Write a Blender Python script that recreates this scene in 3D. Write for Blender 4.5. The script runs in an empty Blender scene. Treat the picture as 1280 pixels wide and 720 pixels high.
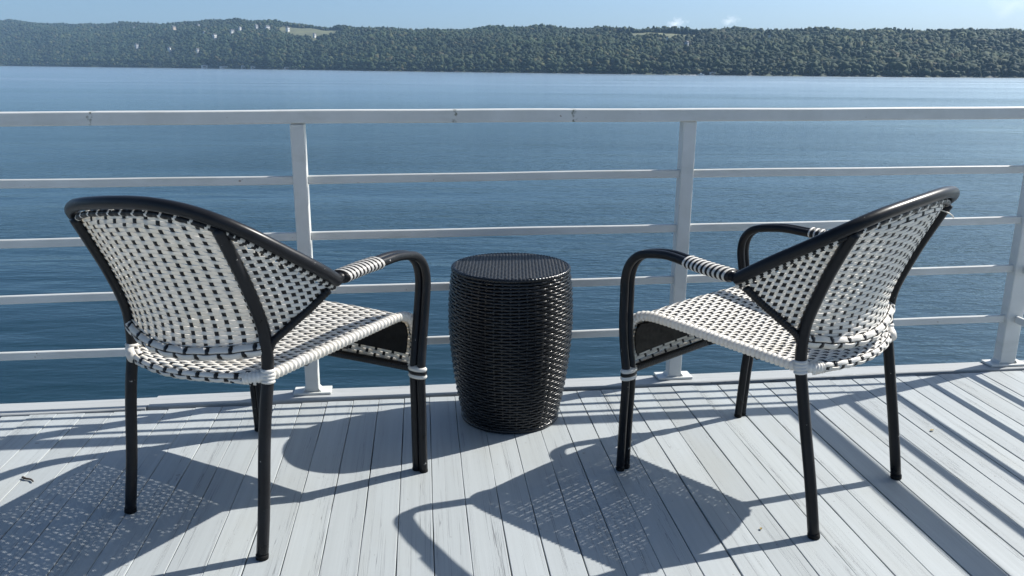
import bpy, bmesh, math, random
import numpy as np
from mathutils import Vector, Matrix

random.seed(11)
rng = np.random.default_rng(7)
R = math.radians
scene = bpy.context.scene
col = scene.collection

# ------------------------------------------------------------------ camera
CAM_H = 1.15
WATER_Z = -6.85
cam_d = bpy.data.cameras.new("camera")
cam = bpy.data.objects.new("camera", cam_d)
col.objects.link(cam)
scene.camera = cam
F_PX, PITCH, ROLL = 1039.27, 0.26037, 0.00726
cam_d.sensor_width = 36.0
cam_d.lens = 36.0 * F_PX / 1280.0
cam_d.clip_start = 0.05
cam_d.clip_end = 40000
fw = Vector((0, math.cos(PITCH), -math.sin(PITCH)))
up0 = Vector((0, math.sin(PITCH), math.cos(PITCH)))
ri0 = Vector((1, 0, 0))
ri = ri0 * math.cos(ROLL) + up0 * math.sin(ROLL)
up = up0 * math.cos(ROLL) - ri0 * math.sin(ROLL)
m3 = Matrix((ri, up, -fw)).transposed()
cam.matrix_world = Matrix.Translation((0, 0, CAM_H)) @ m3.to_4x4()

# ------------------------------------------------------------------ sky, sun, exposure
SUN_EL, SUN_AZ = 42.5, 64.5            # azimuth clockwise from +Y towards +X
world = bpy.data.worlds.new("World")
scene.world = world
world.use_nodes = True
wt = world.node_tree
bg = wt.nodes['Background']
sky = wt.nodes.new('ShaderNodeTexSky')
sky.sky_type = 'NISHITA'
sky.sun_disc = False
sky.sun_elevation = R(SUN_EL)
sky.sun_rotation = R(SUN_AZ)
sky.altitude = 100
sky.air_density = 0.6
sky.dust_density = 1.9
sky.ozone_density = 3.0
tint = wt.nodes.new('ShaderNodeMix'); tint.data_type = 'RGBA'; tint.blend_type = 'MULTIPLY'
tint.inputs[0].default_value = 1.0
tint.inputs[7].default_value = (.91, 1.03, 1.05, 1)
wt.links.new(sky.outputs[0], tint.inputs[6])
def cloud_layer(prev, px, py, size, amount):
    d = (fw * F_PX + ri * (px - 640) - up * (py - 360)).normalized()
    tcw = wt.nodes.new('ShaderNodeTexCoord')
    sub = wt.nodes.new('ShaderNodeVectorMath'); sub.operation = 'SUBTRACT'; sub.inputs[1].default_value = d
    wt.links.new(tcw.outputs['Generated'], sub.inputs[0])
    sc_ = wt.nodes.new('ShaderNodeVectorMath'); sc_.operation = 'MULTIPLY'; sc_.inputs[1].default_value = (1 / size, 1 / size, 1.6 / size)
    wt.links.new(sub.outputs[0], sc_.inputs[0])
    ln = wt.nodes.new('ShaderNodeVectorMath'); ln.operation = 'LENGTH'; wt.links.new(sc_.outputs[0], ln.inputs[0])
    nz = wt.nodes.new('ShaderNodeTexNoise'); nz.inputs['Scale'].default_value = 1.6; nz.inputs['Detail'].default_value = 6; nz.inputs['Roughness'].default_value = .6
    wt.links.new(sc_.outputs[0], nz.inputs['Vector'])
    a1 = wt.nodes.new('ShaderNodeMath'); a1.operation = 'MULTIPLY_ADD'; a1.inputs[1].default_value = 2.4; wt.links.new(nz.outputs['Fac'], a1.inputs[0])
    neg = wt.nodes.new('ShaderNodeMath'); neg.operation = 'MULTIPLY_ADD'; neg.inputs[1].default_value = -1.0; neg.inputs[2].default_value = -.55
    wt.links.new(ln.outputs['Value'], neg.inputs[0]); wt.links.new(neg.outputs[0], a1.inputs[2])
    cl = wt.nodes.new('ShaderNodeMath'); cl.operation = 'MULTIPLY'; cl.use_clamp = True; cl.inputs[1].default_value = amount
    wt.links.new(a1.outputs[0], cl.inputs[0])
    mx = wt.nodes.new('ShaderNodeMix'); mx.data_type = 'RGBA'; mx.clamp_factor = True
    wt.links.new(cl.outputs[0], mx.inputs[0]); wt.links.new(prev, mx.inputs[6])
    mx.inputs[7].default_value = (9.5, 10.0, 10.4, 1)
    return mx.outputs[2]
cl_ = tint.outputs[2]
for (px, py, size, amount) in ((846, 28, .014, .75), (913, 25, .012, .6), (1268, 3, .03, .3)):
    cl_ = cloud_layer(cl_, px, py, size, amount)
wt.links.new(cl_, bg.inputs[0])
bg.inputs[1].default_value = 0.097

sd = bpy.data.lights.new("sun", 'SUN')
sun = bpy.data.objects.new("sun", sd)
col.objects.link(sun)
sd.energy = 5.0
sd.angle = R(0.5)
sd.color = (1.0, 0.955, 0.89)
sdir = Vector((math.sin(R(SUN_AZ)) * math.cos(R(SUN_EL)), math.cos(R(SUN_AZ)) * math.cos(R(SUN_EL)), math.sin(R(SUN_EL))))
sun.rotation_euler = sdir.to_track_quat('Z', 'Y').to_euler()
sun.location = (30, 10, 40)

scene.view_settings.view_transform = 'Standard'
scene.view_settings.look = 'None'
scene.view_settings.exposure = 0.64
scene.view_settings.gamma = 1.0
scene.view_settings.use_curve_mapping = False
scene.render.engine = 'CYCLES'
scene.cycles.use_denoising = True
scene.cycles.max_bounces = 8
scene.cycles.volume_bounces = 0
scene.cycles.sample_clamp_indirect = 6.0

# ------------------------------------------------------------------ helpers
def tag(o, label=None, cat=None, group=None, kind=None):
    if label: o['label'] = label
    if cat: o['category'] = cat
    if group: o['group'] = group
    if kind: o['kind'] = kind
    return o

def empty(name, loc=(0, 0, 0), rz=0.0):
    o = bpy.data.objects.new(name, None)
    o.location = loc
    o.rotation_euler = (0, 0, rz)
    o.empty_display_size = 0.1
    col.objects.link(o)
    return o

class MB:
    """collects vertices and faces (with material slots) for one mesh"""
    def __init__(self):
        self.v, self.f, self.mi, self.sm = [], [], [], []
    def add(self, vs, fs, mi=0, smooth=True):
        b = len(self.v)
        self.v += [tuple(p) for p in vs]
        for k, f in enumerate(fs):
            self.f.append([b + i for i in f])
            self.mi.append(mi[k] if isinstance(mi, (list, tuple)) else mi)
            self.sm.append(smooth)
    def box(self, c, s, mi=0, M=None):
        x, y, z = s[0] / 2, s[1] / 2, s[2] / 2
        vs = [Vector((c[0] + a * x, c[1] + b * y, c[2] + d * z)) for d in (-1, 1) for b in (-1, 1) for a in (-1, 1)]
        if M: vs = [M @ p for p in vs]
        self.add(vs, [(0, 2, 3, 1), (4, 5, 7, 6), (0, 1, 5, 4), (2, 6, 7, 3), (0, 4, 6, 2), (1, 3, 7, 5)], mi, False)
    def build(self, name, mats, parent=None, bevel=0.0, segs=2):
        me = bpy.data.meshes.new(name)
        me.from_pydata(self.v, [], self.f)
        if not isinstance(mats, (list, tuple)): mats = [mats]
        for m in mats: me.materials.append(m)
        me.polygons.foreach_set('material_index', self.mi)
        me.polygons.foreach_set('use_smooth', self.sm)
        me.update()
        o = bpy.data.objects.new(name, me)
        col.objects.link(o)
        if parent: o.parent = parent
        if bevel:
            md = o.modifiers.new('bevel', 'BEVEL')
            md.width = bevel; md.segments = segs; md.limit_method = 'ANGLE'
        return o

def catmull(pts, n=8):
    P = [Vector(p) for p in pts]
    P = [P[0] * 2 - P[1]] + P + [P[-1] * 2 - P[-2]]
    out = []
    for i in range(1, len(P) - 2):
        for k in range(n):
            t = k / n
            a, b, c, d = P[i - 1], P[i], P[i + 1], P[i + 2]
            out.append(0.5 * ((2 * b) + (c - a) * t + (2 * a - 5 * b + 4 * c - d) * t * t + (3 * b - a - 3 * c + d) * t ** 3))
    out.append(P[-2].copy())
    return out

def resample(pts, step):
    d = [0.0]
    for a, b in zip(pts, pts[1:]): d.append(d[-1] + (b - a).length)
    n = max(2, int(round(d[-1] / step)))
    out, j = [], 0
    for k in range(n + 1):
        s = d[-1] * k / n
        while j < len(d) - 2 and d[j + 1] < s: j += 1
        t = (s - d[j]) / max(1e-9, d[j + 1] - d[j])
        out.append(pts[j].lerp(pts[j + 1], min(1, max(0, t))))
    return out

def frames(pts, ref=None):
    T = []
    for i in range(len(pts)):
        a, b = pts[max(0, i - 1)], pts[min(len(pts) - 1, i + 1)]
        T.append((b - a).normalized())
    n = Vector(ref) if ref else (Vector((0, 0, 1)) if abs(T[0].z) < .9 else Vector((1, 0, 0)))
    N = []
    for t in T:
        n = (n - t * n.dot(t)).normalized()
        N.append(n.copy())
    return T, N

def tube(mb, pts, r, sides=12, mi=0, cap=True, rfun=None, sx=1.0, sy=1.0, ref=None, mfun=None):
    """sweep a round (or stretched) section along a polyline"""
    T, N = frames(pts, ref)
    vs, fs, mis = [], [], []
    for i, p in enumerate(pts):
        b = T[i].cross(N[i])
        rr = r if rfun is None else rfun(i)
        for k in range(sides):
            a = 2 * math.pi * k / sides
            vs.append(p + N[i] * (math.cos(a) * (rr + sx - 1 if sx != 1 else rr)) + b * (math.sin(a) * (rr + sy - 1 if sy != 1 else rr)))
    for i in range(len(pts) - 1):
        for k in range(sides):
            fs.append((i * sides + k, i * sides + (k + 1) % sides, (i + 1) * sides + (k + 1) % sides, (i + 1) * sides + k))
            mis.append(mi if mfun is None else mfun(i, k))
    if cap:
        for i, s in ((0, -1), (len(pts) - 1, 1)):
            rr = r if rfun is None else rfun(i)
            vs.append(pts[i] + T[i] * s * rr * .35)
            c = len(vs) - 1
            for k in range(sides):
                a, b2 = i * sides + k, i * sides + (k + 1) % sides
                fs.append((a, b2, c) if s > 0 else (b2, a, c))
                mis.append(mi if mfun is None else mfun(min(i, len(pts) - 2), 0))
    mb.add(vs, fs, mis)

# ------------------------------------------------------------------ materials
def new_mat(name):
    m = bpy.data.materials.new(name)
    m.use_nodes = True
    nt = m.node_tree
    return m, nt, nt.nodes['Principled BSDF']

def N_(nt, t, **kw):
    n = nt.nodes.new(t)
    for k, v in kw.items(): setattr(n, k, v)
    return n

def noise(nt, vec, scale, detail=4, rough=.55, dist=0.0):
    n = N_(nt, 'ShaderNodeTexNoise')
    n.inputs['Scale'].default_value = scale
    n.inputs['Detail'].default_value = detail
    n.inputs['Roughness'].default_value = rough
    n.inputs['Distortion'].default_value = dist
    if vec is not None: nt.links.new(vec, n.inputs['Vector'])
    return n.outputs['Fac']

def mapping(nt, scale, coord='Object', loc=(0, 0, 0)):
    tc = N_(nt, 'ShaderNodeTexCoord')
    mp = N_(nt, 'ShaderNodeMapping')
    mp.inputs['Scale'].default_value = scale
    mp.inputs['Location'].default_value = loc
    nt.links.new(tc.outputs[coord], mp.inputs[0])
    return mp.outputs[0]

def ramp(nt, fac, stops):
    r = N_(nt, 'ShaderNodeValToRGB')
    e = r.color_ramp.elements
    while len(e) < len(stops): e.new(.5)
    for el, (p, c) in zip(e, stops):
        el.position = p
        el.color = (c[0], c[1], c[2], 1) if isinstance(c, (tuple, list)) else (c, c, c, 1)
    nt.links.new(fac, r.inputs[0])
    return r.outputs[0]

def mix(nt, a, b, fac, mode='MIX'):
    m = N_(nt, 'ShaderNodeMix', data_type='RGBA', blend_type=mode)
    for sock, val in ((m.inputs[6], a), (m.inputs[7], b), (m.inputs[0], fac)):
        if isinstance(val, (int, float)): sock.default_value = val
        elif isinstance(val, tuple): sock.default_value = (*val, 1)
        else: nt.links.new(val, sock)
    return m.outputs[2]

def math_(nt, op, a, b=0.0):
    m = N_(nt, 'ShaderNodeMath', operation=op)
    for s, v in ((m.inputs[0], a), (m.inputs[1], b)):
        if isinstance(v, (int, float)): s.default_value = v
        else: nt.links.new(v, s)
    return m.outputs[0]

def bump(nt, bsdf, h, strength, dist, prev=None):
    b = N_(nt, 'ShaderNodeBump')
    b.inputs['Strength'].default_value = strength
    b.inputs['Distance'].default_value = dist
    nt.links.new(h, b.inputs['Height'])
    if prev is not None: nt.links.new(prev, b.inputs['Normal'])
    nt.links.new(b.outputs[0], bsdf.inputs['Normal'])
    return b.outputs[0]

def mat_plain(name, colr, rough=.5, var=.12, vscale=30, spec=.5, bmp=0.0):
    m, nt, b = new_mat(name)
    v = mapping(nt, (1, 1, 1))
    n = noise(nt, v, vscale, 5, .6)
    lo = tuple(c * (1 - var) for c in colr); hi = tuple(min(1, c * (1 + var)) for c in colr)
    nt.links.new(ramp(nt, n, [(.3, lo), (.7, hi)]), b.inputs['Base Color'])
    nt.links.new(ramp(nt, noise(nt, v, vscale * 2.3, 3), [(.3, rough * .85), (.7, min(1, rough * 1.15))]), b.inputs['Roughness'])
    b.inputs['Specular IOR Level'].default_value = spec
    if bmp: bump(nt, b, n, bmp, .002)
    return m

# painted deck boards
def mat_deck(name, tone=(0.338, 0.366, 0.374)):
    m, nt, b = new_mat(name)
    geo = N_(nt, 'ShaderNodeNewGeometry')
    v1 = mapping(nt, (1, 1, 1))
    # shift the grain per board so neighbouring boards never line up
    sh = N_(nt, 'ShaderNodeVectorMath', operation='MULTIPLY_ADD')
    cmb = N_(nt, 'ShaderNodeCombineXYZ')
    nt.links.new(geo.outputs['Random Per Island'], cmb.inputs[1])
    nt.links.new(geo.outputs['Random Per Island'], cmb.inputs[2])
    nt.links.new(cmb.outputs[0], sh.inputs[0]); sh.inputs[1].default_value = (0, 37, 11)
    nt.links.new(v1, sh.inputs[2])
    base = sh.outputs[0]
    def st(sx, sy, sz):
        mp = N_(nt, 'ShaderNodeMapping'); mp.inputs['Scale'].default_value = (sx, sy, sz)
        nt.links.new(base, mp.inputs[0]); return mp.outputs[0]
    grain = noise(nt, st(70, 1.3, 20), 1.0, 6, .62, .35)
    streak = noise(nt, st(26, .55, 9), 1.0, 5, .6, .6)
    blot = noise(nt, st(5, 1.6, 3), 1.0, 5, .6)
    crackn = noise(nt, st(115, 1.05, 30), 1.0, 3, .55, .9)
    crack = ramp(nt, math_(nt, 'ABSOLUTE', math_(nt, 'SUBTRACT', crackn, .5)), [(.0, 1.0), (.007, 1.0), (.015, 0.0)])
    region = ramp(nt, streak, [(.50, 0.0), (.60, 1.0)])
    crack = math_(nt, 'MULTIPLY', crack, region)
    speck = noise(nt, st(70, 55, 30), 1.0, 2, .5)
    speckm = ramp(nt, speck, [(.735, 0.0), (.765, 1.0)])
    lo = tuple(c * .95 for c in tone); hi = tuple(min(1, c * 1.05) for c in tone)
    c1 = ramp(nt, grain, [(.32, lo), (.66, hi)])
    c2 = mix(nt, c1, tuple(c * .84 for c in tone), math_(nt, 'MULTIPLY', ramp(nt, streak, [(.48, 0.0), (.72, 1.0)]), .28))
    c3 = mix(nt, c2, (tone[0] * .93, tone[1] * .9, tone[2] * .84), math_(nt, 'MULTIPLY', ramp(nt, blot, [(.5, 0.0), (.75, 1.0)]), .6))
    rnd = ramp(nt, geo.outputs['Random Per Island'], [(0, .92), (1, 1.03)])
    c4 = mix(nt, c3, rnd, 1.0, 'MULTIPLY')
    c5 = mix(nt, c4, (.10, .105, .11), math_(nt, 'MULTIPLY', crack, .7))
    c6 = mix(nt, c5, (.16, .15, .13), math_(nt, 'MULTIPLY', speckm, .55))
    nt.links.new(c6, b.inputs['Base Color'])
    nt.links.new(ramp(nt, grain, [(.3, .62), (.7, .48)]), b.inputs['Roughness'])
    b.inputs['Specular IOR Level'].default_value = .35
    h = math_(nt, 'SUBTRACT', math_(nt, 'MULTIPLY', grain, .5), math_(nt, 'MULTIPLY', crack, .8))
    bump(nt, b, h, .45, .0012)
    return m

def mat_rail(marks=()):
    m, nt, b = new_mat('rail_white_paint')
    v = mapping(nt, (1, 1, 1))
    n1 = noise(nt, v, 6, 5, .6)
    c = ramp(nt, n1, [(.3, (.52, .53, .505)), (.7, (.61, .62, .60))])
    chips = ramp(nt, noise(nt, mapping(nt, (1, 1, 1), loc=(3, 1, 2)), 24, 6, .72), [(.675, 0.0), (.70, 1.0)])
    c = mix(nt, c, (.15, .10, .06), math_(nt, 'MULTIPLY', chips, .85))
    grime = ramp(nt, noise(nt, mapping(nt, (1, 1, 4), loc=(1, 5, 2)), 3.2, 6, .65), [(.55, 0.0), (.8, 1.0)])
    c = mix(nt, c, (.36, .37, .32), math_(nt, 'MULTIPLY', grime, .6))
    if marks:                                   # weathered joints of the top rail, dark with moss
        tcm = N_(nt, 'ShaderNodeTexCoord'); sp = N_(nt, 'ShaderNodeSeparateXYZ'); nt.links.new(tcm.outputs['Object'], sp.inputs[0])
        wv = math_(nt, 'MULTIPLY', math_(nt, 'SUBTRACT', noise(nt, mapping(nt, (1, 1, 1)), 38, 4, .7), .5), .045)
        blot = ramp(nt, noise(nt, mapping(nt, (1, 1, 1), loc=(2, 7, 3)), 60, 3, .6), [(.42, 0.0), (.55, 1.0)])
        for t in marks:
            d_ = math_(nt, 'ABSOLUTE', math_(nt, 'ADD', math_(nt, 'SUBTRACT', sp.outputs[0], t), wv))
            k_ = math_(nt, 'MULTIPLY', ramp(nt, d_, [(.0025, 1.0), (.0065, 0.0)]), blot)
            c = mix(nt, c, (.07, .075, .03), math_(nt, 'MULTIPLY', k_, .9))
    nt.links.new(c, b.inputs['Base Color'])
    b.inputs['Roughness'].default_value = .42
    bump(nt, b, noise(nt, v, 60, 4), .25, .0015)
    return m

def mat_black_tube(name, base, worn):
    m, nt, b = new_mat(name)
    v = mapping(nt, (1, 1, 1))
    n = noise(nt, v, 14, 5, .65)
    c = ramp(nt, n, [(.35, base), (.75, tuple(x * 1.7 for x in base))])
    scr = ramp(nt, noise(nt, mapping(nt, (1, 1, 1), loc=(4, 4, 1)), 55, 4, .6), [(.70, 0.0), (.715, 1.0)])
    c = mix(nt, c, worn, math_(nt, 'MULTIPLY', scr, .7))
    nt.links.new(c, b.inputs['Base Color'])
    nt.links.new(ramp(nt, n, [(.3, .26), (.7, .40)]), b.inputs['Roughness'])
    b.inputs['Specular IOR Level'].default_value = .2
    bump(nt, b, noise(nt, v, 130, 3), .12, .0008)
    return m

def mat_strand(name, c, c2, rough=.38, spec=.5, trans=0.0):
    """resin strand: every strand is its own island, so each gets its own tone"""
    m, nt, b = new_mat(name)
    geo = N_(nt, 'ShaderNodeNewGeometry')
    v = mapping(nt, (1, 1, 1))
    a = ramp(nt, geo.outputs['Random Per Island'], [(0, tuple(x * .86 for x in c)), (1, c)])
    n = ramp(nt, noise(nt, v, 9, 5, .62), [(.45, 0.0), (.75, 1.0)])
    nt.links.new(mix(nt, a, c2, math_(nt, 'MULTIPLY', n, .75)), b.inputs['Base Color'])
    nt.links.new(ramp(nt, noise(nt, v, 55, 3), [(.3, rough * .8), (.7, rough * 1.3)]), b.inputs['Roughness'])
    b.inputs['Specular IOR Level'].default_value = spec
    bump(nt, b, noise(nt, v, 420, 2), .12, .0006)
    if trans:
        t = N_(nt, 'ShaderNodeBsdfTranslucent'); t.inputs[0].default_value = (c[0] * .95, c[1] * .90, c[2] * .80, 1)
        mx = N_(nt, 'ShaderNodeMixShader'); mx.inputs[0].default_value = trans
        out = nt.nodes['Material Output']
        nt.links.new(b.outputs[0], mx.inputs[1]); nt.links.new(t.outputs[0], mx.inputs[2]); nt.links.new(mx.outputs[0], out.inputs[0])
    return m

def mat_water():
    m, nt, b = new_mat('lake_water')
    geo = N_(nt, 'ShaderNodeNewGeometry')
    def st(sx, sy, rz=0.0):
        mp = N_(nt, 'ShaderNodeMapping'); mp.inputs['Scale'].default_value = (sx, sy, 1)
        mp.inputs['Rotation'].default_value = (0, 0, rz)
        nt.links.new(geo.outputs['Position'], mp.inputs[0]); return mp.outputs[0]
    big = noise(nt, st(.010, .035, .2), 1.0, 4, .55, .6)       # gusts: rougher and calmer stretches
    gust = ramp(nt, big, [(.36, .25), (.62, 1.1)])
    swell = noise(nt, st(.16, .42, .12), 1.0, 2, .5, .3)
    w1 = noise(nt, st(.55, 1.7, .10), 1.0, 3, .5, .5)
    w2 = noise(nt, st(1.6, 4.6, -.14), 1.0, 3, .5, .4)
    w3 = noise(nt, st(5.0, 11.0, .2), 1.0, 2, .5)
    sep = N_(nt, 'ShaderNodeSeparateXYZ'); nt.links.new(geo.outputs['Position'], sep.inputs[0])
    far = N_(nt, 'ShaderNodeMapRange'); far.inputs[1].default_value = 10; far.inputs[2].default_value = 420
    nt.links.new(sep.outputs[1], far.inputs[0])
    farf = math_(nt, 'POWER', far.outputs[0], .6)
    near = math_(nt, 'SUBTRACT', 1.0, math_(nt, 'MULTIPLY', farf, .97))
    w0 = noise(nt, st(.040, .13, .05), 1.0, 3, .55, .6)
    h = math_(nt, 'ADD', math_(nt, 'ADD', math_(nt, 'MULTIPLY', w0, 1.6), math_(nt, 'MULTIPLY', swell, .9)), math_(nt, 'MULTIPLY', math_(nt, 'MULTIPLY', w1, .62), gust))
    h2 = math_(nt, 'ADD', math_(nt, 'MULTIPLY', w2, .42), math_(nt, 'MULTIPLY', w3, .09))
    h = math_(nt, 'ADD', h, math_(nt, 'MULTIPLY', h2, gust))
    h = math_(nt, 'MULTIPLY', h, near)
    lanes = noise(nt, st(.0030, .018, .10), 1.0, 6, .68, 1.2)
    ro = math_(nt, 'ADD', .05, math_(nt, 'MULTIPLY', farf, math_(nt, 'MULTIPLY', ramp(nt, lanes, [(.36, .13), (.62, .20)]), 1.0)))
    bp = N_(nt, 'ShaderNodeBump'); bp.inputs['Strength'].default_value = 1.0; bp.inputs['Distance'].default_value = WAVE
    nt.links.new(h, bp.inputs['Height'])
    nt.nodes.remove(b)
    deep = N_(nt, 'ShaderNodeBsdfDiffuse'); deep.inputs[0].default_value = (.004, .020, .028, 1)
    gl = N_(nt, 'ShaderNodeBsdfGlossy'); gl.distribution = 'MULTI_GGX'; gl.inputs['Color'].default_value = (.91, .98, .97, 1)
    fr = N_(nt, 'ShaderNodeFresnel'); fr.inputs['IOR'].default_value = 1.46
    mxs = N_(nt, 'ShaderNodeMixShader')
    nt.links.new(ro, gl.inputs['Roughness'])
    for nd in (gl, fr): nt.links.new(bp.outputs[0], nd.inputs['Normal'])
    nt.links.new(fr.outputs[0], mxs.inputs[0]); nt.links.new(deep.outputs[0], mxs.inputs[1]); nt.links.new(gl.outputs[0], mxs.inputs[2])
    nt.links.new(mxs.outputs[0], nt.nodes['Material Output'].inputs[0])
    return m
WAVE = .115

def mat_forest(name, light=1.0):
    m, nt, b = new_mat(name)
    geo = N_(nt, 'ShaderNodeNewGeometry')
    c = ramp(nt, geo.outputs['Random Per Island'], [(0, (.011, .024, .012)), (.4, (.018, .035, .015)), (.75, (.029, .045, .017)), (.93, (.052, .059, .022)), (1, (.054, .048, .024))])
    mp = N_(nt, 'ShaderNodeMapping'); mp.inputs['Scale'].default_value = (.006, .006, .006)
    nt.links.new(geo.outputs['Position'], mp.inputs[0])
    patch = ramp(nt, noise(nt, mp.outputs[0], 1.0, 4, .6), [(.3, .70), (.7, 1.35)])
    c = mix(nt, c, patch, 1.0, 'MULTIPLY')
    nt.links.new(c, b.inputs['Base Color'])
    b.inputs['Roughness'].default_value = .8
    b.inputs['Specular IOR Level'].default_value = .15
    return m

M = {}
M['deck'] = mat_deck('painted_deck_wood')
M['kerb'] = mat_deck('painted_edge_board', (.345, .362, .366))
M['under'] = mat_plain('dark_underside', (.012, .012, .012), .9)
M['rail'] = mat_rail()
M['rail_top'] = mat_rail((.545, .955, -.62))
M['tube'] = mat_black_tube('black_metal_tube', (.007, .0075, .009), (.42, .40, .37))
M['tube_grey'] = mat_black_tube('worn_black_metal_tube', (.010, .0105, .012), (.5, .48, .45))
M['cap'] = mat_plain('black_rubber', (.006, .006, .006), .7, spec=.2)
M['white'] = mat_strand('white_resin_strand', (.84, .825, .785), (.76, .715, .62), trans=.3)
M['black'] = mat_strand('black_resin_strand', (.009, .009, .010), (.016, .016, .018), .33, .25)
M['stool'] = mat_strand('stool_black_resin', (.006, .007, .009), (.010, .012, .015), .22, .38)
M['stool_top'] = mat_strand('stool_top_sky_sheen', (.016, .018, .021), (.026, .028, .032), .36, .5)  # stool resin made lighter: sky reflection on the top put into the colour
M['water'] = mat_water()
M['land'] = mat_plain('wooded_land', (.022, .036, .016), .9, .3, .02)
M['shore'] = mat_plain('shore_stones', (.05, .052, .042), .9, .35, .3)
M['field'] = mat_plain('dry_meadow', (.105, .112, .05), .9, .25, .03)
M['forest'] = mat_forest('tree_foliage')
M['house_wall'] = mat_plain('house_white_wall', (.62, .62, .60), .7, .05)
M['house_beige'] = mat_plain('house_beige_wall', (.46, .40, .31), .7, .05)
M['house_grey'] = mat_plain('house_grey_wall', (.40, .42, .44), .7, .05)
M['roof'] = mat_plain('house_dark_roof', (.10, .10, .11), .8, .1)
M['glass'] = mat_plain('window_glass', (.02, .025, .03), .1, .05)
M['boat'] = mat_plain('boat_white_hull', (.78, .78, .76), .3, .04)
M['foam'] = mat_plain('wake_foam', (.62, .66, .68), .7, .3, .4)
M['wood'] = mat_plain('dock_wood', (.26, .22, .17), .8, .25, 2)
M['twig'] = mat_plain('twig_bark', (.045, .033, .025), .9, .3, 200)
M['cord'] = mat_plain('black_cord', (.012, .012, .012), .6)

# ------------------------------------------------------------------ far shore: land, forest, water
SKYL = [(-60, 2.2), (-40, 2.25), (-30.54, 2.296), (-28.55, 2.314), (-25.21, 2.296), (-22.56, 2.41), (-20.27, 2.606), (-18.86, 2.71), (-17.44, 2.766), (-15.51, 2.639), (-14.3, 2.493), (-11.04, 2.474), (-5.9, 2.419), (-2.76, 2.426), (-0.12, 2.522), (6.17, 2.551), (11.31, 2.478), (16.27, 2.389), (22.81, 2.271), (27.13, 2.27), (30.36, 2.248), (45, 2.2), (60, 2.1)]
SHORE = [(-60, 3300), (-40, 2900), (-30.86, 2568), (-24.16, 2020), (-16.69, 1625), (-8.58, 1300), (-0.1, 1127), (8.38, 1029), (16.51, 985), (24.01, 1005), (30.73, 1070), (45, 1250), (60, 1500)]
TREE_H = 9.5
s_a, s_e = np.array(SKYL).T
h_a, h_d = np.array(SHORE).T
def ridge_len(D): return 120 + .36 * D
_k = rng.uniform(0, 6.28, 12)
def wob(x, y):
    return (np.sin(x / 91 + _k[0]) * np.cos(y / 77 + _k[1]) * 3.2 + np.sin(x / 43 + y / 61 + _k[2]) * 2.2 + np.sin(x / 23 - y / 31 + _k[3]) * 1.2)
def shore_at(az):
    return np.interp(az, h_a, h_d) + 6 * np.sin(az * 4.1) + 4 * np.sin(az * 9.7 + 1)
def land_z(x, y):
    az = np.degrees(np.arctan2(x, y)); D = np.hypot(x, y)
    Ds = shore_at(az); W = ridge_len(Ds)
    top = CAM_H + (Ds + W) * np.tan(np.radians(np.interp(az, s_a, s_e))) - TREE_H - WATER_Z
    s = (D - Ds) / W
    sc = np.clip(s, 0, 1)
    prof = np.where(s < 0, s * .5, np.where(s < 1, .62 * sc + .38 * (1 - (1 - sc) ** 2.4), 1 - .10 * (s - 1)))
    return WATER_Z + top * prof + wob(x, y) * np.clip(s * 3, 0, 1) * (D / 1800)

# land sheet
azs = np.radians(np.linspace(-44, 44, 241)); ss = np.concatenate([[-.004], np.linspace(0, 1.0, 26), np.linspace(1.06, 1.5, 8)])
vs = []
for a in azs:
    d0 = float(shore_at(np.degrees(a))); W = ridge_len(d0)
    D = d0 + W * ss
    x, y = D * np.sin(a), D * np.cos(a)
    vs += list(zip(x, y, land_z(x, y)))
n = len(ss)
fs = [(i * n + j, (i + 1) * n + j, (i + 1) * n + j + 1, i * n + j + 1) for i in range(len(azs) - 1) for j in range(n - 1)]
FIELDS = [(-13.1, 2.1, .78, .26), (9.6, 3.4, .80, .20)]     # azimuth, half width, centre along the slope, half depth
def in_field(az, s, grow=1.0):
    for (a0, aw, s0, sw) in FIELDS:
        if ((az - a0) / (aw * grow)) ** 2 + ((s - s0) / (sw * grow)) ** 2 < 1: return True
    return False
mb = MB()
mis = []
for f in fs:
    c = np.mean([vs[k] for k in f], axis=0)
    az = math.degrees(math.atan2(c[0], c[1])); D = math.hypot(c[0], c[1]); d0 = float(shore_at(az))
    s = (D - d0) / ridge_len(d0)
    mis.append(2 if in_field(az, s, 1.15) else (1 if s < .012 else 0))
mb.add(vs, fs, mis)
tag(mb.build('far_hillside', [M['land'], M['shore'], M['field']]), kind='structure')

# water sheet
mb = MB()
mb.add([(-3650, -1450, WATER_Z), (3650, -1450, WATER_Z), (3650, 3850, WATER_Z), (-3650, 3850, WATER_Z)], [(0, 1, 2, 3)])
tag(mb.build('lake_water', M['water']), kind='structure')

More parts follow.
